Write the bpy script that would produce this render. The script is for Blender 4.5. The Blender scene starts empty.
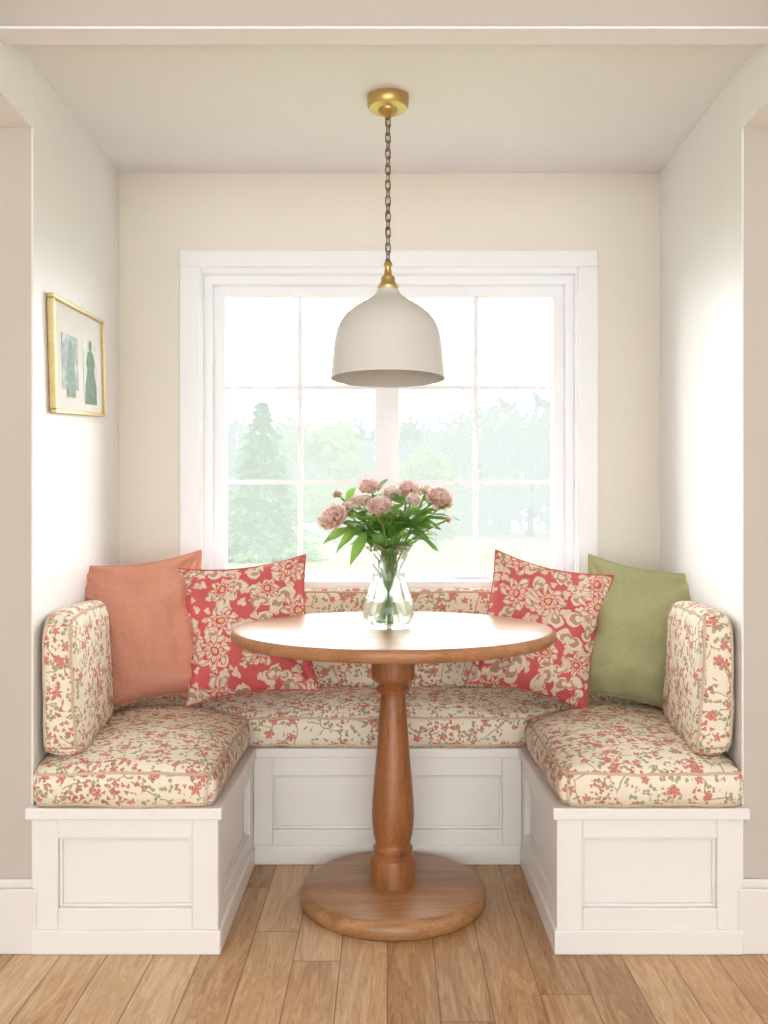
import bpy, bmesh, math, random
from mathutils import Vector, Matrix, Euler, noise
random.seed(7)
F=890.0; CX=387.5; HY=520.0; H=1.10
D0=2.27; D3=3.3
def P(px,py,d): return Vector(((px-CX)*d/F, d, H-(py-HY)*d/F))
def lin(c):
    r=[]
    for v in c:
        v=v/255.0
        r.append(v/12.92 if v<=0.04045 else ((v+0.055)/1.055)**2.4)
    return (r[0],r[1],r[2],1.0)
scene=bpy.context.scene
COL=scene.collection
def link(o,parent=None):
    COL.objects.link(o)
    if parent is not None: o.parent=parent
    return o
def empty(name,loc=(0,0,0)):
    e=bpy.data.objects.new(name,None); e.empty_display_size=0.05; COL.objects.link(e); return e

# ---------------- materials ----------------
class NT:
    def __init__(s,name):
        s.mat=bpy.data.materials.new(name); s.mat.use_nodes=True
        s.t=s.mat.node_tree; s.b=s.t.nodes['Principled BSDF']; s.out=s.t.nodes['Material Output']
    def n(s,typ,**kw):
        nd=s.t.nodes.new(typ)
        for k,v in kw.items(): setattr(nd,k,v)
        return nd
    def set(s,sock,val):
        if hasattr(val,'is_output') : s.t.links.new(val,sock)
        else: sock.default_value=val
    def m(s,op,a,b=None,c=None,clamp=False):
        nd=s.n('ShaderNodeMath',operation=op); nd.use_clamp=clamp
        s.set(nd.inputs[0],a)
        if b is not None: s.set(nd.inputs[1],b)
        if c is not None: s.set(nd.inputs[2],c)
        return nd.outputs[0]
    def vm(s,op,a,b=None):
        nd=s.n('ShaderNodeVectorMath',operation=op)
        s.set(nd.inputs[0],a)
        if b is not None: s.set(nd.inputs[1],b)
        return nd
    def mix(s,f,a,b,blend='MIX'):
        nd=s.n('ShaderNodeMix',data_type='RGBA',blend_type=blend)
        s.set(nd.inputs[0],f); s.set(nd.inputs[6],a); s.set(nd.inputs[7],b)
        return nd.outputs[2]
    def noise(s,vec,scale,detail=3,rough=0.5,dist=0.0):
        nd=s.n('ShaderNodeTexNoise'); s.set(nd.inputs['Vector'],vec)
        nd.inputs['Scale'].default_value=scale; nd.inputs['Detail'].default_value=detail
        nd.inputs['Roughness'].default_value=rough; nd.inputs['Distortion'].default_value=dist
        return nd
    def coord(s,which='Object'):
        return s.n('ShaderNodeTexCoord').outputs[which]
    def mapping(s,vec,scale=(1,1,1),rot=(0,0,0),loc=(0,0,0)):
        nd=s.n('ShaderNodeMapping'); s.set(nd.inputs[0],vec)
        nd.inputs['Scale'].default_value=scale; nd.inputs['Rotation'].default_value=rot; nd.inputs['Location'].default_value=loc
        return nd.outputs[0]
    def bump(s,h,strength=0.2,dist=0.01):
        nd=s.n('ShaderNodeBump'); nd.inputs['Strength'].default_value=strength; nd.inputs['Distance'].default_value=dist
        s.set(nd.inputs['Height'],h); s.t.links.new(nd.outputs[0],s.b.inputs['Normal'])
    def ramp(s,f,stops):
        nd=s.n('ShaderNodeValToRGB'); s.set(nd.inputs[0],f)
        e=nd.color_ramp.elements
        while len(e)<len(stops): e.new(0.5)
        for i,(p,c) in enumerate(stops): e[i].position=p; e[i].color=c
        return nd.outputs[0]

def mat_paint(name,col,rough=0.6,var=0.03,bump=0.05):
    k=NT(name); c=k.coord()
    nz=k.noise(c,3.0,2)
    base=lin(col); d=tuple(x*(1-var) for x in base[:3])+(1,)
    k.set(k.b.inputs['Base Color'],k.mix(nz.outputs[0],d,base))
    k.b.inputs['Roughness'].default_value=rough
    k.bump(k.noise(c,220,2).outputs[0],bump,0.001)
    return k.mat
def mat_wood(name,dark,light,axis='Z',rough=0.4,scale=1.0):
    k=NT(name); c=k.coord()
    sc={'X':(1.2,14,14),'Y':(14,1.2,14),'Z':(14,14,1.2)}[axis]
    v=k.mapping(c,tuple(x*scale for x in sc))
    n1=k.noise(v,2.0,5,0.6,0.6); n2=k.noise(k.mapping(c,tuple(x*scale*6 for x in sc)),3.0,3,0.6)
    f=k.m('ADD',k.m('MULTIPLY',n1.outputs[0],0.6),k.m('MULTIPLY',n2.outputs[0],0.4))
    col=k.ramp(f,[(0.34,lin(dark)),(0.66,lin(light))])
    k.set(k.b.inputs['Base Color'],col); k.b.inputs['Roughness'].default_value=rough
    k.bump(f,0.10,0.002)
    return k.mat
def flower(k,uv,scale,R,petals,soft,seed):
    v=k.vm('ADD',uv,(seed,seed*1.7,0)).outputs[0]
    vo=k.n('ShaderNodeTexVoronoi',voronoi_dimensions='2D',feature='F1')
    k.set(vo.inputs['Vector'],v); vo.inputs['Scale'].default_value=scale; vo.inputs['Randomness'].default_value=0.8
    d=k.vm('SUBTRACT',v,vo.outputs['Position']).outputs[0]
    sp=k.n('ShaderNodeSeparateXYZ'); k.set(sp.inputs[0],d)
    col=k.n('ShaderNodeSeparateColor'); k.set(col.inputs[0],vo.outputs['Color'])
    r=k.m('SQRT',k.m('ADD',k.m('MULTIPLY',sp.outputs[0],sp.outputs[0]),k.m('MULTIPLY',sp.outputs[1],sp.outputs[1])))
    ang=k.m('ADD',k.m('ARCTAN2',sp.outputs[1],sp.outputs[0]),k.m('MULTIPLY',col.outputs[0],6.283))
    c=k.m('ABSOLUTE',k.m('COSINE',k.m('MULTIPLY',ang,petals/2.0)))
    low=0.12 if petals<=2 else 0.5
    edge=k.m('MULTIPLY',k.m('ADD',k.m('MULTIPLY',c,1-low),low),k.m('MULTIPLY',k.m('ADD',k.m('MULTIPLY',col.outputs[1],0.55),0.6),R))
    mask=k.m('DIVIDE',k.m('SUBTRACT',edge,r),soft,clamp=True)
    return mask,r,ang,edge,col
def mat_floral(name,seed=0.0):
    k=NT(name); uv0=k.coord('UV')
    nz=k.noise(uv0,30,2)
    off=k.vm('SCALE',k.vm('SUBTRACT',nz.outputs['Color'],(0.5,0.5,0.5)).outputs[0]); off.inputs['Scale'].default_value=0.018
    uv=k.vm('ADD',uv0,off.outputs[0]).outputs[0]
    base=k.mix(k.noise(uv0,8,2).outputs[0],lin((226,214,192)),lin((238,229,210)))
    clus=k.noise(uv0,13,2).outputs[0]
    vo=k.n('ShaderNodeTexVoronoi',voronoi_dimensions='2D',feature='DISTANCE_TO_EDGE'); k.set(vo.inputs['Vector'],uv); vo.inputs['Scale'].default_value=13
    vine=k.m('MULTIPLY',k.m('LESS_THAN',vo.outputs['Distance'],0.025),k.m('GREATER_THAN',k.noise(uv0,18,1).outputs[0],0.47))
    col=k.mix(k.m('MULTIPLY',vine,0.75),base,lin((158,138,100)))
    m2,_,_,_,_=flower(k,uv,44,0.0122,2,0.002,seed+3.1)
    col=k.mix(k.m('MULTIPLY',k.m('MULTIPLY',m2,k.m('GREATER_THAN',k.noise(uv0,21,1).outputs[0],0.48)),0.8),col,lin((142,142,98)))
    m3,_,_,_,_=flower(k,uv,60,0.0082,3,0.002,seed+7.7)
    sel=k.m('GREATER_THAN',clus,0.52)
    col=k.mix(k.m('MULTIPLY',k.m('MULTIPLY',m3,sel),0.85),col,lin((188,96,78)))
    m1,r,ang,edge,c=flower(k,uv,22,0.0172,5,0.003,seed)
    sel1=k.m('GREATER_THAN',c.outputs[2],0.44)
    fc=k.mix(k.noise(uv0,150,2).outputs[0],lin((170,58,50)),lin((214,126,104)))
    ring=k.m('GREATER_THAN',k.m('SINE',k.m('MULTIPLY',r,1100)),0.55)
    fc=k.mix(k.m('MULTIPLY',ring,0.5),fc,lin((236,200,180)))
    col=k.mix(k.m('MULTIPLY',k.m('MULTIPLY',m1,sel1),0.92),col,fc)
    k.set(k.b.inputs['Base Color'],col)
    k.b.inputs['Roughness'].default_value=0.85
    k.bump(k.noise(uv0,500,2).outputs[0],0.3,0.002)
    return k.mat
def mat_bigfloral(name,seed):
    k=NT(name); uv0=k.coord('UV')
    nz=k.noise(uv0,16,2)
    off=k.vm('SCALE',k.vm('SUBTRACT',nz.outputs['Color'],(0.5,0.5,0.5)).outputs[0]); off.inputs['Scale'].default_value=0.038
    uv=k.vm('ADD',uv0,off.outputs[0]).outputs[0]
    red=k.mix(k.noise(uv0,8,2).outputs[0],lin((198,84,86)),lin((214,104,102)))
    col=red
    cream=k.mix(k.noise(uv0,40,2).outputs[0],lin((214,194,172)),lin((238,224,204))); tan=lin((184,146,118)); 
    m2,r2,_,e2,c2=flower(k,uv,14,0.050,2,0.003,seed+5)
    q2=k.m('DIVIDE',r2,e2)
    lc=k.mix(k.m('LESS_THAN',k.m('ABSOLUTE',k.m('SUBTRACT',q2,0.5)),0.17),cream,tan)
    col=k.mix(k.m('MULTIPLY',m2,k.m('GREATER_THAN',c2.outputs[2],0.15)),col,lc)
    m4,_,_,_,c4=flower(k,uv,26,0.017,3,0.002,seed+9)
    col=k.mix(k.m('MULTIPLY',k.m('MULTIPLY',m4,k.m('GREATER_THAN',c4.outputs[2],0.25)),0.85),col,cream)
    m1,r,ang,edge,c=flower(k,uv,7.8,0.060,7,0.003,seed)
    q=k.m('DIVIDE',r,edge)
    strip=k.m('GREATER_THAN',k.m('SINE',k.m('ADD',k.m('MULTIPLY',ang,14),k.m('MULTIPLY',r,80))),0.35)
    fc=k.mix(strip,cream,lin((214,146,130)))
    fc=k.mix(k.m('GREATER_THAN',q,0.9),fc,tan)
    fc=k.mix(k.m('LESS_THAN',k.m('ABSOLUTE',k.m('SUBTRACT',q,0.52)),0.06),fc,red)
    fc=k.mix(k.m('LESS_THAN',r,0.014),fc,lin((200,94,88)))
    fc=k.mix(k.m('LESS_THAN',r,0.008),fc,lin((220,184,136)))
    col=k.mix(m1,col,fc)
    k.set(k.b.inputs['Base Color'],col); k.b.inputs['Roughness'].default_value=0.9
    k.bump(k.noise(uv0,450,2).outputs[0],0.3,0.002)
    return k.mat
def mat_cloth(name,c1,c2):
    k=NT(name); uv=k.coord('UV')
    w=k.n('ShaderNodeTexWave'); k.set(w.inputs['Vector'],uv); w.inputs['Scale'].default_value=60; w.inputs['Distortion'].default_value=2.5
    w2=k.n('ShaderNodeTexWave',bands_direction='Y'); k.set(w2.inputs['Vector'],uv); w2.inputs['Scale'].default_value=60; w2.inputs['Distortion'].default_value=2.5
    f=k.m('MULTIPLY',k.m('ADD',w.outputs['Fac'],w2.outputs['Fac']),0.5)
    f2=k.m('ADD',k.m('MULTIPLY',f,0.5),k.m('MULTIPLY',k.noise(uv,60,3).outputs[0],0.5))
    k.set(k.b.inputs['Base Color'],k.mix(f2,lin(c1),lin(c2)))
    k.b.inputs['Roughness'].default_value=0.95
    k.bump(f,0.6,0.004)
    return k.mat
def mat_simple(name,col,rough=0.5,metal=0.0,nscale=40,var=0.15):
    k=NT(name); c=k.coord(); b=lin(col); d=tuple(x*(1-var) for x in b[:3])+(1,)
    k.set(k.b.inputs['Base Color'],k.mix(k.noise(c,nscale,3).outputs[0],d,b))
    k.b.inputs['Roughness'].default_value=rough; k.b.inputs['Metallic'].default_value=metal
    return k.mat

M_back=mat_paint('wall_cream_paint',(238,232,218))
M_side=mat_paint('wall_side_paint',(242,241,238),0.45)
M_ceil=mat_paint('ceiling_paint',(243,241,242))
M_trim=mat_paint('trim_white_paint',(228,224,218),0.35,0.02,0.02)
M_bench=mat_paint('bench_white_paint',(233,230,223),0.38,0.02,0.02)
M_win=mat_paint('window_white_paint',(247,248,250),0.35,0.01,0.02)
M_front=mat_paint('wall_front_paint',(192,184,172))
M_fl=mat_floral('floral_cushion_fabric',0.0)
M_fl2=mat_floral('floral_back_fabric',2.3)
M_coralA=mat_bigfloral('coral_floral_fabric_a',0.4)
M_coralB=mat_bigfloral('coral_floral_fabric_b',4.15)
M_salmon=mat_cloth('salmon_linen',(210,138,112),(234,172,148))
M_green=mat_cloth('green_linen',(164,164,116),(198,198,152))
M_pipe=mat_simple('piping_cord_cream',(218,192,166),0.9,0,150,0.3)
M_pipeC=mat_simple('piping_coral',(200,98,94),0.9)
M_brass=mat_simple('brushed_brass',(206,174,112),0.34,1.0)
M_chain=mat_simple('aged_bronze',(92,76,54),0.4,0.9)
M_shade=mat_simple('shade_enamel',(210,206,197),0.45,0,5,0.03)
M_table=mat_wood('table_top_oak',(140,92,54),(184,132,88),'X',0.36,1.0)
M_ped=mat_wood('pedestal_oak',(118,70,36),(172,112,66),'Z',0.34,1.0)
M_tbase=mat_wood('table_base_oak',(136,92,54),(188,140,94),'X',0.34,1.0)
def mat_floor():
    k=NT('oak_plank_floor'); c=k.coord()
    sp=k.n('ShaderNodeSeparateXYZ'); k.set(sp.inputs[0],c)
    RW=0.118
    row=k.m('FLOOR',k.m('DIVIDE',sp.outputs[0],RW))
    wn=k.n('ShaderNodeTexWhiteNoise',noise_dimensions='1D'); k.set(wn.inputs['W'],row)
    yo=k.m('ADD',sp.outputs[1],k.m('MULTIPLY',wn.outputs['Value'],3.7))
    cb=k.n('ShaderNodeCombineXYZ'); k.set(cb.inputs[0],yo); k.set(cb.inputs[1],sp.outputs[0])
    br=k.n('ShaderNodeTexBrick'); k.set(br.inputs['Vector'],cb.outputs[0])
    br.offset=0.0; br.inputs['Scale'].default_value=1.0
    br.inputs['Color1'].default_value=(0,0,0,1); br.inputs['Color2'].default_value=(1,1,1,1)
    br.inputs['Mortar'].default_value=(0.5,0.5,0.5,1)
    br.inputs['Mortar Size'].default_value=0.0015; br.inputs['Mortar Smooth'].default_value=0.1
    br.inputs['Brick Width'].default_value=1.25; br.inputs['Row Height'].default_value=RW; br.inputs['Bias'].default_value=0.0
    shade=br.outputs['Color']
    off=k.vm('SCALE',shade); off.inputs['Scale'].default_value=17.0
    v=k.vm('ADD',k.mapping(c,(11,1.1,1)),off.outputs[0]).outputs[0]
    n1=k.noise(v,1.6,5,0.6,1.8); n2=k.noise(k.mapping(c,(80,3.2,1)),1.5,5,0.75)
    rings=k.m('SINE',k.m('MULTIPLY',n1.outputs[0],46))
    f=k.m('ADD',k.m('MULTIPLY',n1.outputs[0],0.5),k.m('ADD',k.m('MULTIPLY',n2.outputs[0],0.5),k.m('MULTIPLY',k.m('SUBTRACT',shade,0.48),0.30)))
    f=k.m('ADD',f,k.m('MULTIPLY',rings,0.05))
    col=k.ramp(f,[(0.24,lin((138,98,60))),(0.5,lin((190,148,104))),(0.76,lin((222,190,150)))])
    col=k.mix(k.m('MULTIPLY',br.outputs['Fac'],0.8),col,lin((96,66,40)))
    k.set(k.b.inputs['Base Color'],col); k.b.inputs['Roughness'].default_value=0.34
    k.bump(k.m('SUBTRACT',k.m('MULTIPLY',f,0.3),br.outputs['Fac']),0.18,0.003)
    return k.mat
M_floor=mat_floor()
def mat_glass(name,tint,transp,ior=1.45,rough=0.0):
    k=NT(name); t=k.t
    g=k.n('ShaderNodeBsdfGlass'); g.inputs['IOR'].default_value=ior; g.inputs['Roughness'].default_value=rough
    nz=k.noise(k.coord(),4,1); k.set(g.inputs['Color'],k.mix(nz.outputs[0],tint,(1,1,1,1)))
    tr=k.n('ShaderNodeBsdfTransparent'); tr.inputs[0].default_value=tint
    mx=k.n('ShaderNodeMixShader'); mx.inputs[0].default_value=transp
    t.links.new(g.outputs[0],mx.inputs[1]); t.links.new(tr.outputs[0],mx.inputs[2]); t.links.new(mx.outputs[0],k.out.inputs[0])
    return k.mat
M_glass=mat_glass('vase_glass',(0.95,0.98,0.96,1),0.45)
M_water=mat_glass('water',(0.90,0.96,0.88,1),0.5,1.33)
def mat_pane():
    k=NT('window_pane_glass'); t=k.t
    g=k.n('ShaderNodeBsdfGlossy'); g.inputs['Roughness'].default_value=0.02
    tr=k.n('ShaderNodeBsdfTransparent'); 
    fr=k.n('ShaderNodeFresnel'); fr.inputs[0].default_value=1.2
    mx=k.n('ShaderNodeMixShader'); t.links.new(fr.outputs[0],mx.inputs[0])
    t.links.new(tr.outputs[0],mx.inputs[1]); t.links.new(g.outputs[0],mx.inputs[2]); t.links.new(mx.outputs[0],k.out.inputs[0])
    return k.mat
M_pane=mat_pane()

# ---------------- mesh helpers ----------------
class MB:
    def __init__(s): s.v=[]; s.f=[]
    def hexa(s,pts):
        i=len(s.v); s.v+= [Vector(p) for p in pts]
        for q in [(0,3,2,1),(4,5,6,7),(0,1,5,4),(1,2,6,5),(2,3,7,6),(3,0,4,7)]: s.f.append([i+a for a in q])
    def box(s,x0,x1,y0,y1,z0,z1):
        s.hexa([(x0,y0,z0),(x1,y0,z0),(x1,y1,z0),(x0,y1,z0),(x0,y0,z1),(x1,y0,z1),(x1,y1,z1),(x0,y1,z1)])
    def prism(s,plan,z0,z1):
        i=len(s.v); n=len(plan)
        s.v+=[Vector((p[0],p[1],z0)) for p in plan]+[Vector((p[0],p[1],z1)) for p in plan]
        s.f.append([i+a for a in reversed(range(n))]); s.f.append([i+n+a for a in range(n)])
        for a in range(n):
            b=(a+1)%n; s.f.append([i+a,i+b,i+n+b,i+n+a])
    def strip(s,a,b,z0,z1,th,n=None):
        a=Vector(a); b=Vector(b); d=(b-a).normalized(); nn=Vector((d.y,-d.x))*th
        pts=[a,b,b+nn,a+nn]
        s.hexa([(p.x,p.y,z0) for p in [pts[3],pts[2],pts[1],pts[0]]]+[(p.x,p.y,z1) for p in [pts[3],pts[2],pts[1],pts[0]]])
    def lathe(s,prof,c,n=64,close=False):
        i=len(s.v); m=len(prof)
        for (r,z) in prof:
            for k in range(n):
                a=2*math.pi*k/n; s.v.append(Vector((c[0]+r*math.cos(a),c[1]+r*math.sin(a),z)))
        for j in range(m-1 if not close else m):
            j2=(j+1)%m
            for k in range(n):
                k2=(k+1)%n; s.f.append([i+j*n+k,i+j*n+k2,i+j2*n+k2,i+j2*n+k])
        if not close:
            s.f.append([i+k for k in reversed(range(n))]); s.f.append([i+(m-1)*n+k for k in range(n)])
    def tube(s,pts,r,n=8,closed=False):
        pts=[Vector(p) for p in pts]; i=len(s.v); m=len(pts)
        up=Vector((0.13,0.2,1)).normalized()
        for j,p in enumerate(pts):
            if closed: t=pts[(j+1)%m]-pts[j-1]
            else: t=pts[min(j+1,m-1)]-pts[max(j-1,0)]
            t.normalize(); 
            if j==0: a=t.cross(up); 
            else: a=a-t*a.dot(t)
            if a.length<1e-5: a=t.cross(Vector((1,0,0)))
            a.normalize(); b=t.cross(a)
            rr=r[j] if isinstance(r,(list,tuple)) else r
            for k in range(n):
                an=2*math.pi*k/n; s.v.append(p+a*math.cos(an)*rr+b*math.sin(an)*rr)
        for j in range(m if closed else m-1):
            j2=(j+1)%m
            for k in range(n):
                k2=(k+1)%n; s.f.append([i+j*n+k,i+j*n+k2,i+j2*n+k2,i+j2*n+k])
        if not closed:
            s.f.append([i+k for k in reversed(range(n))]); s.f.append([i+(m-1)*n+k for k in range(n)])
    def obj(s,name,mat,parent=None,bevel=0.0,smooth=False,uv=False,segs=2,merge=False,fixn=True):
        me=bpy.data.meshes.new(name); me.from_pydata([tuple(v) for v in s.v],[],s.f); me.update()
        if merge or fixn:
            bm=bmesh.new(); bm.from_mesh(me)
            if merge: bmesh.ops.remove_doubles(bm,verts=bm.verts,dist=1e-5)
            if fixn: bmesh.ops.recalc_face_normals(bm,faces=bm.faces)
            bm.to_mesh(me); bm.free()
        if uv: boxuv(me)
        me.materials.append(mat)
        if smooth:
            for p in me.polygons: p.use_smooth=True
        o=bpy.data.objects.new(name,me); link(o,parent)
        if bevel>0:
            b=o.modifiers.new('bevel','BEVEL'); b.width=bevel; b.segments=segs; b.limit_method='ANGLE'
        return o
def boxuv(me):
    ul=me.uv_layers.new(name='UVMap')
    for p in me.polygons:
        n=p.normal; a=max(range(3),key=lambda i:abs(n[i]))
        for li in p.loop_indices:
            c=me.vertices[me.loops[li].vertex_index].co
            if a==0: uv=(c.y,c.z+0.3)
            elif a==1: uv=(c.x+0.2,c.z+0.7)
            else: uv=(c.x,c.y)
            ul.data[li].uv=uv
def smooth_by_angle(o,ang=35):
    for p in o.data.polygons: p.use_smooth=True
    try:
        bpy.context.view_layer.objects.active=o; o.select_set(True)
        bpy.ops.object.shade_smooth_by_angle(angle=math.radians(ang)); o.select_set(False)
    except Exception as e: pass

# ---------------- room shell ----------------
XW0=354.5*D0/F
XL3=(387.5-119)*D3/F; XR3=(660-387.5)*D3/F
ZC3=H+(520-173)*D3/F
ZC0=2.265
def ceil_z(d): return ZC0+(ZC3-ZC0)*(d-D0)/(D3-D0)
def wx(side,d):
    e=XL3 if side<0 else XR3
    return side*(XW0+(e-XW0)*(d-D0)/(D3-D0))
m=MB(); m.box(-3.2,3.2,-2.6,3.6,-0.06,0); m.obj('floor',M_floor)
wl,wr=P(197,0,D3).x,P(581,0,D3).x
wt,wb=P(0,268,D3).z,P(0,590,D3).z
m=MB(); T=0.16
m.box(-1.35,wl,D3,D3+T,0,2.7); m.box(wr,1.35,D3,D3+T,0,2.7); m.box(wl,wr,D3,D3+T,wt,2.7); m.box(wl,wr,D3,D3+T,0,wb)
m.obj('wall_back',M_back)
for sd,nm in ((-1,'wall_left'),(1,'wall_right')):
    m=MB(); a=(wx(sd,D0),D0); b=(wx(sd,D3),D3)
    m.hexa([(a[0],a[1],0),(b[0],b[1],0),(b[0]+sd*.15,b[1],0),(a[0]+sd*.15,a[1],0),(a[0],a[1],2.7),(b[0],b[1],2.7),(b[0]+sd*.15,b[1],2.7),(a[0]+sd*.15,a[1],2.7)])
    m.obj(nm,M_side,bevel=0.004)
    m=MB(); x0=sd*(XW0+0.004); m.box(min(x0,sd*3.2),max(x0,sd*3.2),D0-0.001,D0+0.0,0,2.7)
    m.box(min(sd*(XW0+.16),sd*3.2),max(sd*(XW0+.16),sd*3.2),D0,D0+0.14,0,2.7)
    m.obj(nm+'_front',M_front)
    m=MB(); xa=sd*XW0; xb=sd*(XW0+0.14); m.box(min(xa,xb),max(xa,xb),1.3,D0-0.002,2.1,2.7)
    m.obj(nm+'_header',M_side)
    m=MB(); xa=sd*3.2; xb=sd*3.3; m.box(min(xa,xb),max(xa,xb),-2.6,D0,0,2.7); m.obj(nm+'_outer',M_side)
    m=MB(); xa=sd*(XW0-0.016); xb=sd*3.2
    m.box(min(xa,xb),max(xa,xb),D0-0.018,D0-0.001,0,0.165)
    xa2=sd*(XW0-0.008); m.box(min(xa2,xb),max(xa2,xb),D0-0.011,D0-0.001,0.165,0.187)
    m.obj('baseboard_'+('left' if sd<0 else 'right'),M_trim,bevel=0.004)
m=MB(); OX=2.1; OZ=2.3
m.box(-3.3,-OX,-2.7,-2.6,0,2.7); m.box(OX,3.3,-2.7,-2.6,0,2.7); m.box(-OX,OX,-2.7,-2.6,OZ,2.7)
m.obj('wall_rear_baffle',M_side)  # unseen wall added behind the camera; its opening size limits rear fill
m=MB(); z0=ceil_z(2.05); z3=ceil_z(3.46)
m.hexa([(-1.2,2.05,z0),(1.2,2.05,z0),(1.2,3.46,z3),(-1.2,3.46,z3),(-1.2,2.05,2.72),(1.2,2.05,2.72),(1.2,3.46,2.72),(-1.2,3.46,2.72)])
m.obj('ceiling',M_ceil)
m=MB(); m.box(-3.3,3.3,-2.7,2.04,2.7,2.78); m.obj('ceiling_front_room',M_ceil)
m=MB(); m.box(-XW0+0.001,XW0-0.001,2.03,2.10,2.228,2.699); m.obj('trim_1',M_front,bevel=0.003)
m=MB(); m.box(-XW0+0.001,XW0-0.001,2.032,2.10,2.222,2.2279); m.obj('trim_2',M_ceil)

# ---------------- window ----------------
win=empty('window_1')
def X(px,d=D3): return P(px,0,d).x
def Z(py,d=D3): return P(0,py,d).z
m=MB(); y0=D3-0.022
zb=Z(600)
m.box(X(181),X(201),y0,D3,zb,Z(268)); m.box(X(577),X(597),y0,D3,zb,Z(268))
m.box(X(181),X(597),y0-0.001,D3,Z(268),Z(252))
m.obj('casing',M_win,win,0.003)
m=MB()
m.box(wl,wl+0.02,D3-0.005,D3+T,wb+.02,wt-.02); m.box(wr-0.02,wr,D3-0.005,D3+T,wb+.02,wt-.02); m.box(wl,wr,D3-0.006,D3+T,wt-0.02,wt)
m.box(wl,wr,D3-0.006,D3+T,wb,wb+0.02)
m.box(wl+0.0201,wl+0.05,D3+0.035,D3+T,wb+.02,wt-.05); m.box(wr-0.05,wr-0.0201,D3+0.035,D3+T,wb+.02,wt-.05); m.box(wl+0.0201,wr-0.0201,D3+0.034,D3+T,wt-0.05,wt-0.0201)
m.obj('jamb',M_win,win)
m=MB(); m.box(X(183),X(595),D3-0.05,D3+0.02,Z(588),Z(580)); m.obj('stool',M_win,win,0.004)
ds=D3+0.085; m=MB()
def bx(a,b,c,d,y0,y1): m.box(X(a,ds),X(b,ds),y0,y1,Z(d,ds),Z(c,ds))
bx(206,226,268,592,ds-0.012,ds+0.03); bx(552,574,268,592,ds-0.012,ds+0.03)
bx(226,375,268,297,ds-0.011,ds+0.03); bx(399,552,268,297,ds-0.011,ds+0.03)
bx(226,375,572,596,ds-0.011,ds+0.03); bx(399,552,572,596,ds-0.011,ds+0.03)
bx(375,399,268,592,ds-0.013,ds+0.03); m.obj('sashes',M_win,win,0.002)
m=MB()
for a in (300,476): bx(a-2.5,a+2.5,290,580,ds,ds+0.012)
for c in (387,482):
    for (a,b) in ((222,297.5),(302.5,378),(396,473.5),(478.5,556)): bx(a,b,c-2.3,c+2.3,ds+0.001,ds+0.012)
m.obj('muntins',M_win,win)
m=MB(); m.box(X(222,ds),X(556,ds),ds+0.014,ds+0.017,Z(577,ds),Z(293,ds)); m.obj('glass_panes',M_pane,win)
m=MB(); m.box(X(455,ds),X(478,ds),ds-0.03,ds-0.012,Z(577,ds),Z(573,ds)); m.box(X(464,ds),X(468,ds),ds-0.04,ds-0.012,Z(574,ds),Z(570,ds)); m.obj('latch',M_win,win,0.001)

# ---------------- bench ----------------
bench=empty('banquette_bench')
ZT=0.372; FD=2.275; BD=2.863; XI=0.448
m=MB()
RC=0.006 # panel recess behind carcass face
lo=wx(-1,FD)+0.003; ro=wx(1,FD)-0.003; lb=wx(-1,D3)+.004; rb=wx(1,D3)-.004
m.prism([(lo,FD),(-XI,FD),(-XI,BD),(XI,BD),(XI,FD),(ro,FD),(rb,D3-.003),(lb,D3-.003)],0,ZT-0.03)
m.obj('carcass',M_bench,bench)
m=MB()
def panel(a,b,z0,z1,sl,sr,rt,rb_,th):
    a=Vector(a); b=Vector(b); d=(b-a).normalized(); 
    m.strip(a,a+d*sl,z0,z1,th); m.strip(b-d*sr,b,z0,z1,th)
    m.strip(a+d*sl,b-d*sr,z1-rt,z1,th); m.strip(a+d*sl,b-d*sr,z0,z0+rb_,th)
TH=0.019; zp0=0.06; zp1=ZT-0.03
sets=[((lo,FD),(-XI+TH,FD),0.066,0.066,0.05,0.055),((XI-TH,FD),(ro,FD),0.066,0.066,0.05,0.055),((-XI,FD),(-XI,BD-TH),0.06,0.06,0.05,0.055),((XI,BD-TH),(XI,FD),0.06,0.06,0.05,0.055),((-XI+TH,BD),(XI-TH,BD),0.062,0.062,0.06,0.05)]
for a,b,sl,sr,rt,rb_ in sets: panel(a,b,zp0,zp1,sl,sr,rt,rb_,TH)
m.obj('panel_frames',M_bench,bench,0.003)
m=MB()
for a,b,sl,sr,rt,rb_ in sets:
    a=Vector(a); b=Vector(b); d=(b-a).normalized()
    panel(a+d*sl,b-d*sr,zp0+rb_,zp1-rt,0.008,0.008,0.008,0.008,0.008)
m.obj('panel_beads',M_bench,bench,0.002)
m=MB(); pt=0.026
m.strip((lo,FD),(-XI+pt,FD),0,0.062,pt); m.strip((XI-pt,FD),(ro,FD),0,0.062,pt)
m.strip((-XI,FD),(-XI,BD-pt),0,0.0618,pt); m.strip((XI,BD-pt),(XI,FD),0,0.0618,pt); m.strip((-XI,BD),(XI,BD),0,0.0616,pt)
m.obj('plinth',M_bench,bench,0.004)
m=MB(); o=0.030
m.prism([(wx(-1,FD)+.002,FD),(wx(-1,D0)-0.012,D0-.003),(wx(-1,D0)-0.012,FD-o),(-XI+o,FD-o),(-XI+o,BD-o),(XI-o,BD-o),(XI-o,FD-o),(wx(1,D0)+.012,FD-o),(wx(1,D0)+.012,D0-.003),(wx(1,FD)-.002,FD),(rb,D3-.003),(lb,D3-.003)],ZT-0.03,ZT)
m.obj('seat_top',M_bench,bench,0.004)

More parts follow.
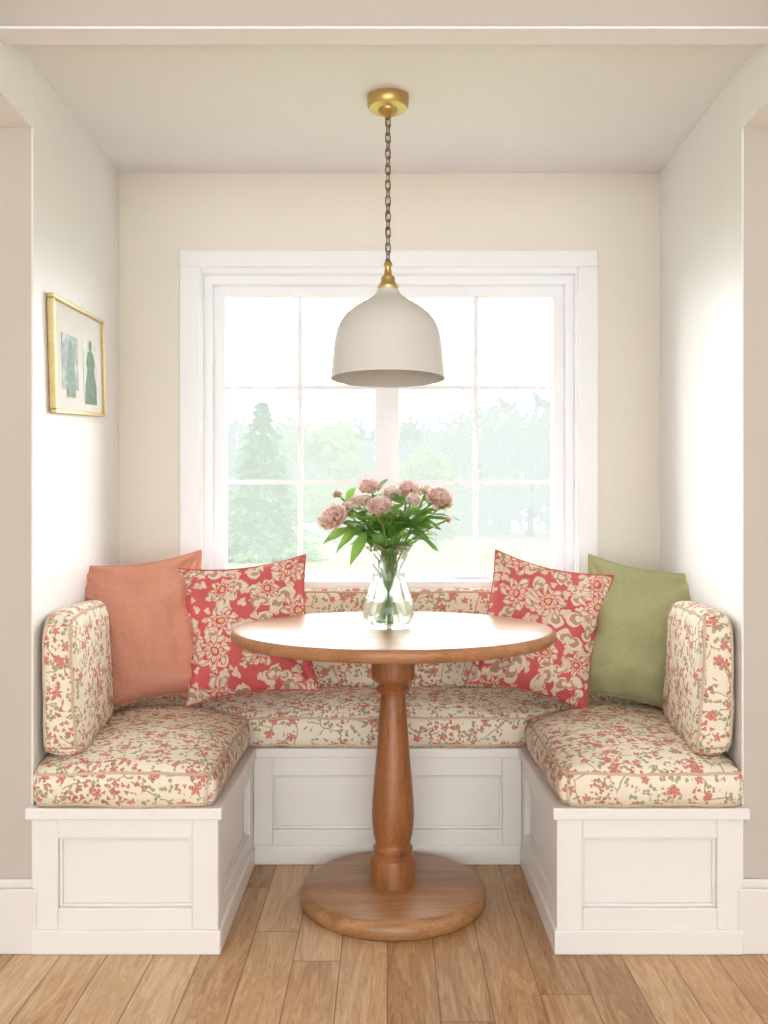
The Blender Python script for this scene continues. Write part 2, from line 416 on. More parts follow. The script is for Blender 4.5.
# ---------------- soft cushions ----------------
def soft_box(name,c8,r,puff,axis,mat,n=30,pipe=None,seed=0,wr=0.004,pr=0.0042):
    C={}
    for i in (0,1):
        for j in (0,1):
            for k in (0,1): C[(i,j,k)]=Vector(c8[i+2*j+4*k])
    def tri(u,v,w):
        s=Vector((0,0,0))
        for (i,j,k),p in C.items():
            s+=p*((1+u)/2 if i else (1-u)/2)*((1+v)/2 if j else (1-v)/2)*((1+w)/2 if k else (1-w)/2)
        return s
    L=[(tri(1,0,0)-tri(-1,0,0)).length,(tri(0,1,0)-tri(0,-1,0)).length,(tri(0,0,1)-tri(0,0,-1)).length]
    def mp(u,v,w):
        p=Vector((u*L[0]/2,v*L[1]/2,w*L[2]/2)); q=Vector([max(-(L[a]/2-r),min(L[a]/2-r,p[a])) for a in range(3)])
        d=p-q
        if d.length>1e-9: p=q+d.normalized()*r
        t=[p[a]/(L[a]/2) for a in range(3)]
        b,c=(axis+1)%3,(axis+2)%3
        R2=0.05; hb,hc=L[b]/2-R2,L[c]/2-R2
        if hb>0 and hc>0:
            pb,pc=t[b]*L[b]/2,t[c]*L[c]/2
            ob,oc=abs(pb)-hb,abs(pc)-hc
            if ob>0 and oc>0:
                ln=math.hypot(ob,oc); mxx=max(ob,oc); sc=mxx/ln
                t[b]=math.copysign((hb+ob*sc)/(L[b]/2),pb); t[c]=math.copysign((hc+oc*sc)/(L[c]/2),pc)
        o=[0,0,0]
        for a in range(3):
            b,c=(a+1)%3,(a+2)%3
            o[a]=(t[a]**3)*puff[a]*max(0,1-t[b]**2)**0.6*max(0,1-t[c]**2)**0.6
        q=tri(t[0]+o[0]*2/L[0],t[1]+o[1]*2/L[1],t[2]+o[2]*2/L[2])
        nv=noise.noise_vector(q*7+Vector((seed,seed,seed)))*wr+noise.noise_vector(q*19+Vector((seed,0,seed)))*wr*0.5
        return q+nv
    m=MB()
    def sp(N): return [-math.cos(math.pi*i/N)*0.5+ (-1+2*i/N)*0.5 for i in range(N+1)]
    for a in range(3):
        b,c=(a+1)%3,(a+2)%3
        for sgn in (-1,1):
            gb=sp(n); gc=sp(n); base=len(m.v)
            for x in gb:
                for y in gc:
                    t=[0,0,0]; t[a]=sgn; t[b]=x; t[c]=y; m.v.append(mp(*t))
            for i in range(n):
                for j in range(n):
                    q=[base+i*(n+1)+j,base+(i+1)*(n+1)+j,base+(i+1)*(n+1)+j+1,base+i*(n+1)+j+1]
                    m.f.append(q)
    ob=m.obj(name,mat,smooth=True,uv=True,merge=True)
    if pipe:
        m=MB(); b,c=(axis+1)%3,(axis+2)%3
        for sgn in (-1,1):
            pts=[]; N=60
            per=[(-1+2*i/N,-1) for i in range(N)]+[(1,-1+2*i/N) for i in range(N)]+[(1-2*i/N,1) for i in range(N)]+[(-1,1-2*i/N) for i in range(N)]
            for (x,y) in per:
                t=[0,0,0]; t[axis]=sgn; t[b]=x; t[c]=y; pts.append(mp(*t))
            m.tube(pts,pr,8,True)
        m.obj('piping',pipe,ob,smooth=True)
    return ob
ZS=0.374; ZE=0.468
def plan8(q,z0,z1,q2=None):
    q2=q2 or q
    return [(p[0],p[1],z0) for p in q]+[(p[0],p[1],z1) for p in q2]
fl=2.242; cb=2.834; xi=0.437
g=0.004
xo=XW0+0.008
def wgap(sd): return wx(sd,D3-.02)-sd*.018
soft_box('seat_cushion',plan8([(-xo,fl),(-xi,fl),(wgap(-1),D3-.02),(-xi,cb)],ZS,ZE),0.034,(0.002,0.012,0.036),2,M_fl,40,M_pipe,1,0.006)
soft_box('seat_cushion',plan8([(xi,fl),(xo,fl),(xi,cb),(wgap(1),D3-.02)],ZS,ZE),0.034,(0.002,0.012,0.036),2,M_fl,40,M_pipe,2,0.006)
soft_box('seat_cushion',plan8([(-xi+g,cb),(xi-g,cb),(wx(-1,D3-.01)+.016,D3-.016),(wx(1,D3-.01)-.016,D3-.016)],ZS,ZE+.006),0.034,(0.008,0.006,0.036),2,M_fl,40,M_pipe,3,0.006)
ZB0=0.486
def side_back(sd,seed):
    d0,d1=2.30,2.74; th0=0.10; th1=0.08
    wo=lambda d:wx(sd,d)-sd*0.010
    o0,o1=wo(d0),wo(d1); 
    if sd<0:
        q=[(o0,d0),(o0+th0,d0),(o1,d1),(o1+th0,d1)]; q2=[(o0,d0),(o0+th1,d0),(o1,d1),(o1+th1,d1)]
    else:
        q=[(o0-th0,d0),(o0,d0),(o1-th0,d1),(o1,d1)]; q2=[(o0-th1,d0),(o0,d0),(o1-th1,d1),(o1,d1)]
    c8=plan8(q,ZB0,0.848,q2)
    soft_box('back_cushion',c8,0.028,(0.010,0.008,0.014),0,M_fl2,30,M_pipe,seed,0.005)
side_back(-1,11); side_back(1,14)
soft_box('back_cushion',plan8([(-.86,D3-.12),(.86,D3-.12),(-.86,D3-.016),(.86,D3-.016)],ZB0+.005,0.844,[(-.86,D3-.105),(.86,D3-.105),(-.86,D3-.016),(.86,D3-.016)]),0.028,(0.0,0.010,0.008),1,M_fl2,36,M_pipe,17)

# ---------------- pillows ----------------
def pillow(name,c,w,h,t,tilt,yaw,roll,mat,pipe,seed,corner=0.11):
    N=50; m=MB()
    def pt(u,v,s):
        x=w/2*u*(1-corner*(1-v*v)*abs(u)); z=h/2*v*(1-corner*(1-u*u)*abs(v))
        e=max(0,(1-u*u))**0.6*max(0,(1-v*v))**0.6
        y=s*t/2*e*(1-0.10*v)
        k=min(1,e*2)
        nn=noise.noise(Vector((x*8+seed,z*8,s*3)))*0.026*k+noise.noise(Vector((x*20+seed,z*13,s*5)))*0.015*k
        cu,cv=1-abs(u),1-abs(v); an=math.atan2(cv,cu+1e-6); rad=math.hypot(cu,cv)
        rr=math.sin(an*10+seed+math.copysign(1,u)*2+math.copysign(1,v))*0.013*max(0,1-rad/0.95)*min(1,e*4)
        dent=-0.03*math.exp(-((u*2.2)**2+((v-0.75)*2.6)**2))*k
        return Vector((x,y+s*(nn+rr+dent),z+dent*0.5))
    for s in (-1,1):
        base=len(m.v)
        for i in range(N+1):
            u=math.sin((-1+2*i/N)*math.pi/2)*0.5+(-1+2*i/N)*0.5
            for j in range(N+1):
                v=math.sin((-1+2*j/N)*math.pi/2)*0.5+(-1+2*j/N)*0.5
                m.v.append(pt(u,v,s))
        for i in range(N):
            for j in range(N):
                m.f.append([base+i*(N+1)+j,base+(i+1)*(N+1)+j,base+(i+1)*(N+1)+j+1,base+i*(N+1)+j+1])
    o=m.obj(name,mat,smooth=True,merge=True)
    ul=o.data.uv_layers.new(name='UVMap')
    for li,l in enumerate(o.data.loops):
        co=o.data.vertices[l.vertex_index].co; ul.data[li].uv=(co.x+0.5,co.z+0.5)
    m=MB(); pts=[]; K=40
    for (u,v) in [(-1+2*i/K,-1) for i in range(K)]+[(1,-1+2*i/K) for i in range(K)]+[(1-2*i/K,1) for i in range(K)]+[(-1,1-2*i/K) for i in range(K)]:
        pts.append(pt(u,v,1))
    m.tube(pts,0.0030,8,True); m.obj('piping',pipe,o,smooth=True)
    o.location=c; o.rotation_euler=Euler((math.radians(tilt),math.radians(roll),math.radians(yaw)),'XYZ')
    return o
pillow('throw_pillow',P(146,630,2.90),0.44,0.485,0.21,-12,28,-5,M_salmon,M_salmon,3.0)
pillow('throw_pillow',P(247,629,2.93),0.43,0.455,0.21,-14,4,-6,M_coralA,M_pipeC,5.0)
pillow('throw_pillow',P(540,629,2.95),0.40,0.46,0.21,-14,-10,12,M_coralB,M_pipeC,8.0)
pillow('throw_pillow',P(639,634,2.93),0.43,0.475,0.21,-12,-30,7,M_green,M_green,12.0)

# ---------------- table ----------------
tc=P(393,520,2.58); tx,ty=tc.x,tc.y; ZTB=0.79
table=empty('round_pedestal_table')
m=MB(); R=162.5*2.58/F*0.985
m.lathe([(0.001,ZTB-0.036),(R-0.02,ZTB-0.036),(R-0.007,ZTB-0.033),(R-0.001,ZTB-0.026),(R,ZTB-0.014),(R-0.002,ZTB-0.006),(R-0.007,ZTB-0.001),(R-0.013,ZTB),(0.001,ZTB)],(tx,ty),128)
o=m.obj('table_top',M_table,table); smooth_by_angle(o,50)
m=MB()
prof=[(0.001,0.04),(0.066,0.04),(0.066,0.120),(0.064,0.128),(0.056,0.133),(0.053,0.138),(0.057,0.146),(0.0575,0.154),(0.051,0.162),(0.050,0.168),
 (0.056,0.19),(0.0605,0.225),(0.0615,0.25),(0.060,0.29),(0.055,0.35),(0.0485,0.42),(0.043,0.49),(0.038,0.56),(0.0355,0.59),
 (0.036,0.598),(0.046,0.602),(0.049,0.610),(0.046,0.618),(0.042,0.622),(0.044,0.628),(0.056,0.634),(0.062,0.640),(0.063,0.65),(0.063,0.745),(0.001,0.755)]
m.lathe(prof,(tx,ty),64); o=m.obj('turned_pedestal',M_ped,table); smooth_by_angle(o,40)
m=MB(); m.lathe([(0.001,0),(0.258,0),(0.266,0.006),(0.268,0.018),(0.266,0.034),(0.258,0.045),(0.245,0.050),(0.001,0.052)],(tx,ty),96)
o=m.obj('round_base',M_tbase,table); smooth_by_angle(o,50)
m=MB(); m.lathe([(0.001,0.725),(0.12,0.725),(0.125,0.735),(0.125,0.756),(0.001,0.756)],(tx,ty),48); m.obj('mounting_plate',M_ped,table,0.002)

# ---------------- pendant ----------------
pend=empty('pendant_light'); dp=2.5; pc=P(388,520,dp); px_,py_=pc.x,pc.y
def pz(y): return H+(520-y)*dp/F
def pr(w): return w*dp/F
def lathe_shell(name,prof,th,mat,parent):
    m=MB(); inner=[(max(r-th,0.0005),z-(th if i>len(prof)*0.6 else 0)) for i,(r,z) in enumerate(prof)]
    full=prof+list(reversed(inner)); m.lathe(full,(px_,py_),96,close=True)
    o=m.obj(name,mat,parent); smooth_by_angle(o,50); return o
shade=[(pr(57.3),pz(379)),(pr(57),pz(374)),(pr(56),pz(362)),(pr(55),pz(350)),(pr(53.7),pz(340)),(pr(51.5),pz(331)),(pr(48),pz(323)),(pr(42.5),pz(315.5)),(pr(35),pz(309)),(pr(26.5),pz(303.5)),(pr(19),pz(299.5)),(pr(14),pz(296)),(pr(11.5),pz(292.5)),(pr(10),pz(289))]
lathe_shell('shade',shade,0.0035,M_shade,pend)
m=MB(); m.lathe([(0.0005,pz(293)),(pr(10),pz(291)),(pr(10.5),pz(287)),(pr(8.5),pz(284)),(pr(7),pz(282)),(pr(7),pz(278)),(pr(4),pz(275)),(pr(3.2),pz(268)),(pr(4.5),pz(266)),(pr(4),pz(263)),(0.0005,pz(262))],(px_,py_),40)
o=m.obj('brass_cap',M_brass,pend); smooth_by_angle(o,40)
zc=ceil_z(dp)+0.005
m=MB(); m.lathe([(0.0005,zc+0.01),(pr(20.5),zc+0.01),(pr(21),zc-0.018),(pr(20.5),zc-0.034),(pr(18.5),zc-0.042),(pr(10),zc-0.046),(pr(9),zc-0.054),(pr(5),zc-0.062),(pr(3),zc-0.068),(0.0005,zc-0.069)],(px_,py_),64)
o=m.obj('ceiling_canopy',M_brass,pend); smooth_by_angle(o,40)
m=MB(); ztop=zc-0.058; zbot=pz(264); Lk=0.029; step=0.0218; nl=int(round((ztop-zbot)/step)); step=(ztop-zbot)/nl
for i in range(nl+1):
    z=zbot+i*step; an=(math.pi/2)*(i%2)+0.5; pts=[]
    for k in range(20):
        a=2*math.pi*k/20; lx=0.0070*math.cos(a); lz=(Lk/2-0.0070)*(1 if math.sin(a)>0 else -1)*(1 if abs(math.sin(a))>0.01 else 0)+0.0070*math.sin(a)
        pts.append((px_+lx*math.cos(an),py_+lx*math.sin(an),z+lz))
    m.tube(pts,0.0017,8,True)
m.obj('chain',M_chain,pend,smooth=True)
m=MB(); m.tube([(px_+0.004*math.sin(i*1.3),py_+0.004*math.cos(i*1.3),zbot+(ztop-zbot)*i/40) for i in range(41)],0.0015,6); m.obj('cord',M_brass,pend,smooth=True)
m=MB(); zb_=pz(330); m.lathe([(0.0005,zb_-0.02),(0.018,zb_-0.016),(0.028,zb_+0.002),(0.028,zb_+0.018),(0.018,zb_+0.04),(0.013,zb_+0.055),(0.0005,zb_+0.056)],(px_,py_),32)
o=m.obj('light_bulb',M_shade,pend); smooth_by_angle(o,80)
m=MB(); m.lathe([(0.0005,zb_+0.05),(0.02,zb_+0.05),(0.02,pz(303)),(0.0005,pz(303))],(px_,py_),32); m.obj('lamp_socket',M_brass,pend)

# ---------------- picture frame ----------------
pic=empty('framed_picture'); 
M_gold=mat_simple('gilt_frame',(214,190,136),0.35,0.7,60,0.3)
M_mat=mat_simple('mat_board',(232,229,222),0.8,0,20,0.03)
def solve_d(px):
    q=(CX-px)/F; k=(XL3-XW0)/(D3-D0); return (XW0-k*D0)/(q-k)
da,db=solve_d(47),solve_d(99)
wa=Vector((wx(-1,da),da,0)); wbv=Vector((wx(-1,db),db,0)); ud=(wbv-wa).normalized(); nrm=Vector((ud.y,-ud.x,0)); LW=(wbv-wa).length
zt_a=H+(520-295)*da/F; zt_b=H+(520-320)*db/F; zb_a=H+(520-411)*da/F; zb_b=H+(520-418)*db/F
zc_p=(zt_a+zt_b+zb_a+zb_b)/4; hh=((zt_a-zb_a)+(zt_b-zb_b))/4; ang=math.atan2((zt_b-zt_a+zb_b-zb_a)/2,LW)
cp=(wa+wbv)/2; cp.z=zc_p
dirU=(ud*math.cos(ang)+Vector((0,0,1))*math.sin(ang)).normalized(); dirV=(Vector((0,0,1))*math.cos(ang)-ud*math.sin(ang)).normalized()
def fpt(u,v,o): return cp+dirU*u+dirV*v+nrm*(o+0.001)
def fbox(m,u0,u1,v0,v1,o0,o1): m.hexa([fpt(u0,v0,o0),fpt(u1,v0,o0),fpt(u1,v0,o1),fpt(u0,v0,o1),fpt(u0,v1,o0),fpt(u1,v1,o0),fpt(u1,v1,o1),fpt(u0,v1,o1)])
hw=LW/2; fw=0.012
m=MB(); fbox(m,-hw,hw,hh-fw,hh,0,0.02); fbox(m,-hw,hw,-hh,-hh+fw,0,0.02); fbox(m,-hw,-hw+fw,-hh+fw,hh-fw,0,0.02); fbox(m,hw-fw,hw,-hh+fw,hh-fw,0,0.02)
m.obj('gilt_frame',M_gold,pic,0.003)
m=MB(); fbox(m,-hw+fw,hw-fw,-hh+fw,hh-fw,0.0,0.010); m.obj('mat_board',M_mat,pic)
def mat_print(name,c1,c2,c3,sc):
    k=NT(name); n1=k.noise(k.coord(),sc,5,0.65,0.5)
    k.set(k.b.inputs['Base Color'],k.ramp(n1.outputs[0],[(0.3,lin(c1)),(0.5,lin(c2)),(0.66,lin(c3))])); k.b.inputs['Roughness'].default_value=0.5; return k.mat
M_pr1=mat_print('print_landscape',(80,108,106),(128,148,142),(190,198,188),28)
M_pr2=mat_print('print_paper',(196,206,190),(214,220,206),(224,226,214),20)
M_fig=mat_print('print_figure_green',(50,84,70),(84,118,94),(116,144,112),70)
m=MB(); fbox(m,-hw*0.66,-hw*0.08,-hh*0.55,hh*0.42,0.010,0.0115); m.obj('left_print',M_pr1,pic)
m=MB(); fbox(m,hw*0.14,hw*0.72,-hh*0.62,hh*0.42,0.010,0.0115); m.obj('right_print',M_pr2,pic)
def fpoly(pts,name,mat,o):
    m=MB(); m.v=[fpt(u,v,o) for u,v in pts]; m.f=[list(range(len(pts)))]; m.obj(name,mat,pic,fixn=False)
def fig(cu,s,name,mat):
    base=[(-.34,-.6),(.34,-.6),(.32,-.3),(.2,-.05),(.26,.08),(.16,.24),(.05,.28),(.09,.34),(.07,.42),(0,.46),(-.07,.42),(-.09,.34),(-.05,.28),(-.16,.24),(-.26,.08),(-.2,-.05),(-.32,-.3)]
    fpoly([(cu+x*s*1.15,y*s-0.01) for x,y in base],name,mat,0.0122)
fig(hw*0.43,0.19,'figure',M_fig)
fpoly([(-hw*.37+x*0.14,y*0.2-0.02) for x,y in [(-.3,-.45),(.35,-.45),(.3,-.1),(.22,.2),(.05,.42),(-.12,.3),(-.28,.02)]],'rock_shape',M_fig,0.0122)

# ---------------- vase & flowers ----------------
dv=2.56; vc=P(388.5,520,dv); vx,vy=vc.x,vc.y
def vz(y): return ZTB+(625-y)*dv/F
def vr(w): return w*dv/F
vase=empty('glass_vase')
outer=[(0.0005,ZTB+0.0005),(vr(21),ZTB+0.0005),(vr(23),vz(623)),(vr(25.5),vz(614)),(vr(25.8),vz(607)),(vr(24),vz(598)),(vr(20.5),vz(589)),(vr(17.5),vz(581)),(vr(16),vz(574)),(vr(16.5),vz(566)),(vr(19),vz(556)),(vr(22.5),vz(548)),(vr(25),vz(543))]
th=0.003
inner=[(0.0005,vz(619)),(vr(20),vz(619))]+[(r-th,z) for r,z in outer[3:]]
m=MB(); m.lathe(outer+list(reversed(inner)),(vx,vy),64); o=m.obj('glass_body',M_glass,vase,smooth=True,fixn=True)
m=MB(); wprof=[(0.0005,vz(618.5)),(vr(20)-0.0005,vz(618.5))]+[(r-th-0.0006,z) for r,z in outer[3:6]]+[(0.0005,outer[5][1])]
m.lathe(wprof,(vx,vy),48); m.obj('water',M_water,vase,smooth=True)
bq=empty('flower_bouquet')
M_stem=mat_simple('stem_green',(104,140,66),0.5)
def mat_leaf():
    k=NT('leaf_green'); n1=k.noise(k.coord(),18,3); k.set(k.b.inputs['Base Color'],k.ramp(n1.outputs[0],[(0.3,lin((70,112,50))),(0.5,lin((106,152,68))),(0.7,lin((152,190,102)))])); k.b.inputs['Roughness'].default_value=0.45
    t=k.n('ShaderNodeBsdfTranslucent'); t.inputs[0].default_value=lin((156,200,88)); mx=k.n('ShaderNodeMixShader'); mx.inputs[0].default_value=0.35
    k.t.links.new(k.b.outputs[0],mx.inputs[1]); k.t.links.new(t.outputs[0],mx.inputs[2]); k.t.links.new(mx.outputs[0],k.out.inputs[0]); return k.mat
M_leaf=mat_leaf()
def mat_petal(name,a,b,c):
    k=NT(name); n1=k.noise(k.coord(),30,3); k.set(k.b.inputs['Base Color'],k.ramp(n1.outputs[0],[(0.3,lin(a)),(0.5,lin(b)),(0.7,lin(c))])); k.b.inputs['Roughness'].default_value=0.7
    t=k.n('ShaderNodeBsdfTranslucent'); t.inputs[0].default_value=lin((251,228,218)); mx=k.n('ShaderNodeMixShader'); mx.inputs[0].default_value=0.45
    k.t.links.new(k.b.outputs[0],mx.inputs[1]); k.t.links.new(t.outputs[0],mx.inputs[2]); k.t.links.new(mx.outputs[0],k.out.inputs[0]); return k.mat
M_petal=mat_petal('pink_petals',(232,178,168),(242,214,206),(250,238,228))
M_petal2=mat_petal('blush_petals',(240,206,192),(247,230,220),(252,244,236))
mpA=MB(); mpB=MB(); ms=MB(); ml=MB()
def bloom(c,r,axis,mp_):
    rot=Vector((0,0,1)).rotation_difference(axis.normalized()).to_matrix()
    n=46
    for i in range(n):
        t=i/n; a=i*2.39996; th0=0.08+1.65*t**0.8; Lp=r*(0.75+0.35*t)*random.uniform(.88,1.12); W=r*(0.26+0.26*t)
        base=len(mp_.v); ph=random.uniform(0,6)
        for si in range(6):
            s=si/5; th=th0+0.35*math.sin(s*3)*(1 if t>.5 else .5)-0.55*s*s*(1-t*.8)
            for ti in range(7):
                tt=-1+ti/3
                w=W*math.sin(math.pi*(0.12+0.62*s))
                rad=s*Lp*(1+0.08*math.sin(tt*7+ph)*(s>0.9))
                dx=Vector((math.sin(th)*math.cos(a),math.sin(th)*math.sin(a),math.cos(th)))
                side=Vector((-math.sin(a),math.cos(a),0)); nn=dx.cross(side)
                p=dx*rad+side*(tt*w)+nn*(-0.35*w*tt*tt+ math.sin(tt*5+ph)*0.10*r*s*s)
                p.z-=r*0.35
                mp_.v.append(c+rot@p)
        for si in range(5):
            for ti in range(6): mp_.f.append([base+si*7+ti,base+(si+1)*7+ti,base+(si+1)*7+ti+1,base+si*7+ti+1])
def leaf(p,dr,L,W):
    dr=dr.normalized(); side=dr.cross(Vector((random.uniform(-.5,.5),random.uniform(-.8,.2),1))).normalized(); nn=side.cross(dr)
    base=len(ml.v); K=8; droop=random.uniform(0.05,0.4)
    for i in range(K+1):
        s=i/K; w=W*(math.sin(math.pi*s**0.8)**0.9)*0.5 if 0<s<1 else 0.0004
        c=p+dr*(L*s)+Vector((0,0,-1))*(droop*L*s*s)
        wv=math.sin(s*9)*0.002
        ml.v+= [c-side*w+nn*(0.25*w+wv),c,c+side*w+nn*(0.25*w-wv)]
    for i in range(K):
        for j in range(2): ml.f.append([base+i*3+j,base+(i+1)*3+j,base+(i+1)*3+j+1,base+i*3+j+1])
neck=Vector((vx,vy,vz(572)))
blooms=[(331,515,2.52,.042),(346,507,2.60,.030),(369,484,2.60,.032),(379,504,2.47,.032),(392,491,2.58,.028),(409,487,2.62,.036),(414,498,2.52,.022),(441,495,2.55,.040),(353,499,2.66,.026),(427,489,2.66,.022),(337,493,2.6,.014),(364,499,2.54,.022),(448,519,2.6,.011)]
for i,(bx_,by_,bd,br_) in enumerate(blooms):
    c=P(bx_,by_,bd); ax=(c-neck); ax=ax.normalized()+Vector((0,-0.55,0.25))
    bloom(c,br_,ax,mpB if i in (1,4,6,8,9,11) else mpA)
    off=Vector((random.uniform(-1,1),random.uniform(-1,1),0))*0.022
    bot=Vector((vx-off.x*1.6,vy-off.y*1.6,vz(617))); nk=neck+off*1.0; pts=[]
    cc=c-ax.normalized()*br_*0.3
    for j in range(17):
        s=j/16
        if s<0.35: q=bot.lerp(nk,s/0.35)
        else:
            u=(s-0.35)/0.65; ctrl=nk+(nk-bot)*0.6; q=nk*(1-u)**2+ctrl*2*u*(1-u)+cc*u*u
        pts.append(q)
    ms.tube(pts,0.0030,6)
    bloomdir=(cc-nk).normalized()
    for _ in range(11):
        s=random.uniform(0.55,0.98); u=(s-0.35)/0.65; ctrl=nk+(nk-bot)*0.6; q=nk*(1-u)**2+ctrl*2*u*(1-u)+cc*u*u
        d=Vector((random.uniform(-1,1),random.uniform(-1,0.8),random.uniform(-.15,.7)))+bloomdir*0.4
        leaf(q,d,random.uniform(.045,.08),random.uniform(.02,.032))
    for k in range(5):
        a=k*1.256; leaf(cc,Vector((math.cos(a),math.sin(a),0.3)),br_*0.9,0.010)
for _ in range(66):
    a=random.uniform(0,2*math.pi); el=random.uniform(0.1,0.9)
    d=Vector((math.cos(a)*1.3,math.sin(a)*0.8,el)); q=Vector((vx,vy,vz(536)))+d.normalized()*random.uniform(0.01,0.10)+Vector((0,0,random.uniform(0,0.05)))
    leaf(q,d,random.uniform(.05,.09),random.uniform(.022,.036))
for (lx,ly,bx_,by_) in [(352,560,366,532),(338,545,362,525),(436,548,408,530),(446,520,420,520),(458,516,430,515),(325,540,350,528),(425,528,400,520),(362,520,372,530),(450,505,432,515),(432,540,405,522)]:
    q=P(bx_,by_,2.54); e=P(lx,ly,2.5); leaf(q,e-q+Vector((0,0,0.01)),(e-q).length*1.05,0.034)
    ms.tube([Vector((vx,vy,vz(565))),(Vector((vx,vy,vz(550)))+q)/2,q],0.0018,6)
mpA.obj('pink_blooms',M_petal,bq,smooth=True,fixn=False); mpB.obj('blush_blooms',M_petal2,bq,smooth=True,fixn=False)
ms.obj('stems',M_stem,bq,smooth=True); ml.obj('leaves',M_leaf,bq,smooth=True,fixn=False)

# ---------------- exterior ----------------
HAZE_GLOW=(0.88,0.94,0.91)
def mat_hazed(name,c1,c2,sc,T=1.0,trans=0.0,ramp=False):
    # haze painted into the material: own colour scaled by T, pale glow added
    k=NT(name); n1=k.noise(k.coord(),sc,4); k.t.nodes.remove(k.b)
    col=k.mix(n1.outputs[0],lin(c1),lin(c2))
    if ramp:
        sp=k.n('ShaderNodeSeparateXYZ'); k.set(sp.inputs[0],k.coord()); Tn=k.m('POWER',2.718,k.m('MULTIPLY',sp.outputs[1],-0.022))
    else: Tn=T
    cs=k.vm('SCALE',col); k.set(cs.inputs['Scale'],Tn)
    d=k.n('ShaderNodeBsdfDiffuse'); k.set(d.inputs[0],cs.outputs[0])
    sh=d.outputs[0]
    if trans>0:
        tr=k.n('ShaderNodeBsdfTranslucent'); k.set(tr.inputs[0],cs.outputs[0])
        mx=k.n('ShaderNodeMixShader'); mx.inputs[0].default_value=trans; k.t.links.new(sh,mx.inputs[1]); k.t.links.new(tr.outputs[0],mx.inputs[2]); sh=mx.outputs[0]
    em=k.n('ShaderNodeEmission'); em.inputs[0].default_value=HAZE_GLOW+(1,)
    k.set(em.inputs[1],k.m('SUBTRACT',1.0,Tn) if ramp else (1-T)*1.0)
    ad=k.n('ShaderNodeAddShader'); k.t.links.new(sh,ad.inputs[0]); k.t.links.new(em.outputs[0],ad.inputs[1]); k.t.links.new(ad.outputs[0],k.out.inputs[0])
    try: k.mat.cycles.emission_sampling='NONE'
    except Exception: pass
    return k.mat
M_lawn=mat_hazed('lawn_grass',(104,120,84),(124,138,100),0.4,ramp=True)
M_con=mat_hazed('conifer_needles',(72,118,56),(112,154,78),1.5,0.34,0.3)
M_far=mat_hazed('far_foliage',(66,104,66),(96,128,84),0.4,0.12,0.3)
M_mid=mat_hazed('mid_foliage',(104,142,56),(142,170,80),0.6,0.22,0.3)
M_trunk=mat_hazed('tree_bark',(90,80,70),(104,94,84),2,0.2)
GZ=-0.4
m=MB()
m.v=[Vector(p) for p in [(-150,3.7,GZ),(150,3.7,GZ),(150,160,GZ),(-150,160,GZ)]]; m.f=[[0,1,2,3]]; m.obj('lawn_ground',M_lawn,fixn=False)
def conifer(name,x,y,h,r,n=5200):
    t=empty(name); m=MB()
    for _ in range(n):
        s=random.random()**1.5; z=0.10*h+s*0.9*h; lay=(s*13)%1.0
        rr=r*(1-s)*(1.15-0.6*lay)*(0.85+0.3*noise.noise(Vector((s*9,0,3))))+0.05; a=random.uniform(0,6.283); q=rr*random.uniform(0.35,1.0)
        rr2=1+0.25*math.sin(a*7+int(s*13)*2.1); q*=rr2
        p=Vector((x+q*math.cos(a),y+q*math.sin(a),GZ+z-q*0.25)); d=Vector((math.cos(a),math.sin(a),-0.35+random.uniform(-.2,.2))); sd=Vector((-math.sin(a),math.cos(a),random.uniform(-.4,.4)))*0.09
        L=random.uniform(.22,.45)
        i=len(m.v); m.v+=[p-sd,p+d*L,p+sd]; m.f.append([i,i+1,i+2])
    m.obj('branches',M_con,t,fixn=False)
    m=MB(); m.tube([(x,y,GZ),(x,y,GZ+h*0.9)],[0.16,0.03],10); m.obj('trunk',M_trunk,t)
def tree(name,x,y,h,w,mat,n=3500,ls=0.35,lo_=.38):
    t=empty(name); m=MB(); cl=[]
    for _ in range(18):
        a=random.uniform(0,6.283); q=random.random()**.5*w*0.36; zz=random.uniform(lo_,.85)*h
        cl.append((Vector((x+q*math.cos(a),y+q*math.sin(a),GZ+zz)),w*random.uniform(.14,.24)))
    for _ in range(n):
        c,rr=random.choice(cl); d=Vector((random.gauss(0,1),random.gauss(0,1),random.gauss(0,1))).normalized()
        p=c+d*rr*random.uniform(.7,1.05); u=Vector((random.uniform(-1,1),random.uniform(-1,1),random.uniform(-1,1))).normalized()*ls; v=u.cross(d).normalized()*ls*.6
        i=len(m.v); m.v+=[p-u,p+v,p+u,p-v]; m.f.append([i,i+1,i+2,i+3])
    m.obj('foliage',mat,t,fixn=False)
    m=MB(); m.tube([(x,y,GZ),(x+.1,y,GZ+h*.35),(x,y,GZ+h*.7)],[w*.035,w*.025,w*.01],8)
    for k in range(4):
        c=cl[k][0]; m.tube([(x,y,GZ+h*.35),tuple(c)],[w*.015,w*.006],6)
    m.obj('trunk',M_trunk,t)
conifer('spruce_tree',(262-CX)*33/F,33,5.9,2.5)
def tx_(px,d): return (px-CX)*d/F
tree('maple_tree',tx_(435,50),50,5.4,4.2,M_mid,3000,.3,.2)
tree('maple_tree',tx_(335,60),60,9.0,6.0,M_mid,3000,.4,.2)
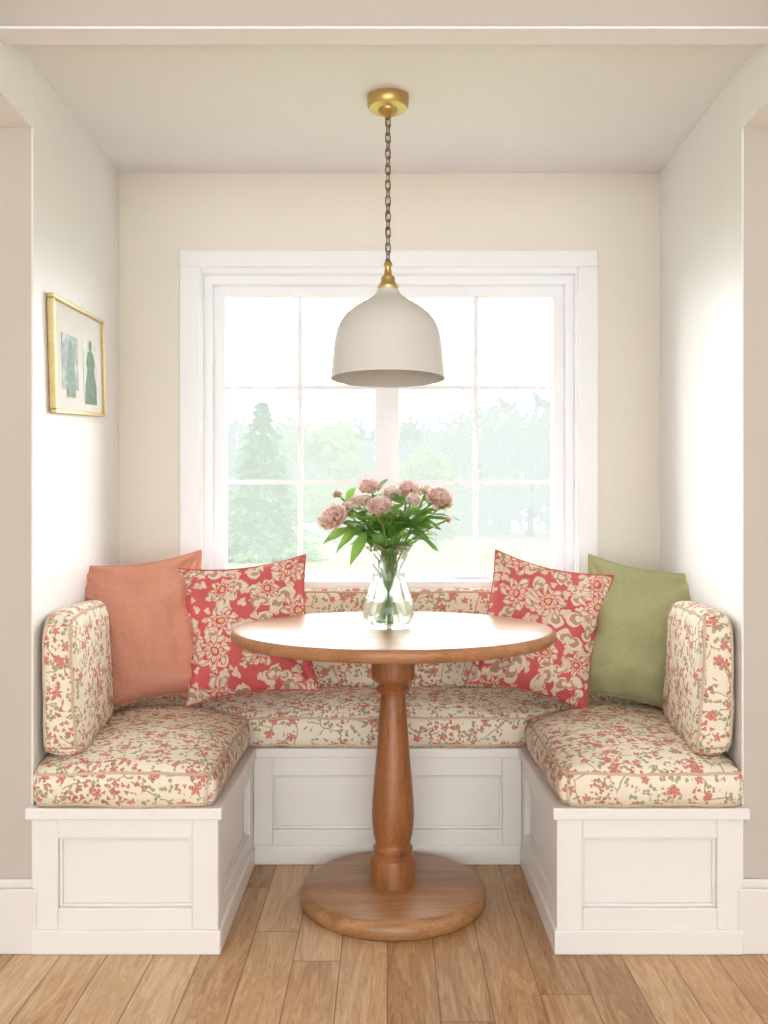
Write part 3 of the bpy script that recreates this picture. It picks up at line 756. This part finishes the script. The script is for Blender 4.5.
for px_t,d,h,w in [(215,85,13,12),(300,95,12,12),(365,90,11,11),(415,95,13,12),(480,85,12.5,11),(530,80,13.5,11),(590,88,12,12),(250,100,12,13),(455,105,14,14),(160,90,13,13),(640,90,13,13),(340,110,13,13),(560,100,13,13)]:
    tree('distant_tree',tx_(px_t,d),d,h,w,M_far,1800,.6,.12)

# ---------------- light ----------------
w=bpy.data.worlds.new('overcast_sky'); scene.world=w; w.use_nodes=True
nt=w.node_tree; bg=nt.nodes['Background']; bg.inputs[0].default_value=(0.925,0.965,1.0,1)
tcw=nt.nodes.new('ShaderNodeTexCoord'); spw=nt.nodes.new('ShaderNodeSeparateXYZ'); nt.links.new(tcw.outputs['Generated'],spw.inputs[0])
mr=nt.nodes.new('ShaderNodeMapRange'); mr.interpolation_type='SMOOTHSTEP'
nt.links.new(spw.outputs[1],mr.inputs[0]); mr.inputs[1].default_value=-0.4; mr.inputs[2].default_value=0.6; mr.inputs[3].default_value=5.3; mr.inputs[4].default_value=9.0
nt.links.new(mr.outputs[0],bg.inputs[1])
def sun(name,strength,angle,elev,az):
    l=bpy.data.lights.new(name,'SUN'); l.energy=strength; l.angle=math.radians(angle); l.color=(1.0,0.985,0.96)
    o=bpy.data.objects.new(name,l); COL.objects.link(o)
    d=Vector((math.sin(math.radians(az))*math.cos(math.radians(elev)),math.cos(math.radians(az))*math.cos(math.radians(elev)),math.sin(math.radians(elev))))
    o.rotation_euler=d.to_track_quat('Z','Y').to_euler(); o.location=d*20
sun('hazy_sun',6.5,95,28,0)

# ---------------- camera ----------------
cam=bpy.data.cameras.new('camera'); co=bpy.data.objects.new('camera',cam); COL.objects.link(co)
co.location=(0,0,H); co.rotation_euler=(math.radians(90),0,0)
cam.sensor_fit='VERTICAL'; cam.sensor_height=36; cam.sensor_width=27; cam.lens=F/1024*36
cam.shift_x=-(CX-384)/1024; cam.shift_y=(HY-512)/1024
cam.clip_start=0.05; cam.clip_end=400
cam.dof.use_dof=True; cam.dof.focus_distance=2.7; cam.dof.aperture_fstop=7.0
scene.camera=co
scene.view_settings.view_transform='Standard'; scene.view_settings.look='None'
scene.view_settings.exposure=0.03; scene.view_settings.gamma=1.0
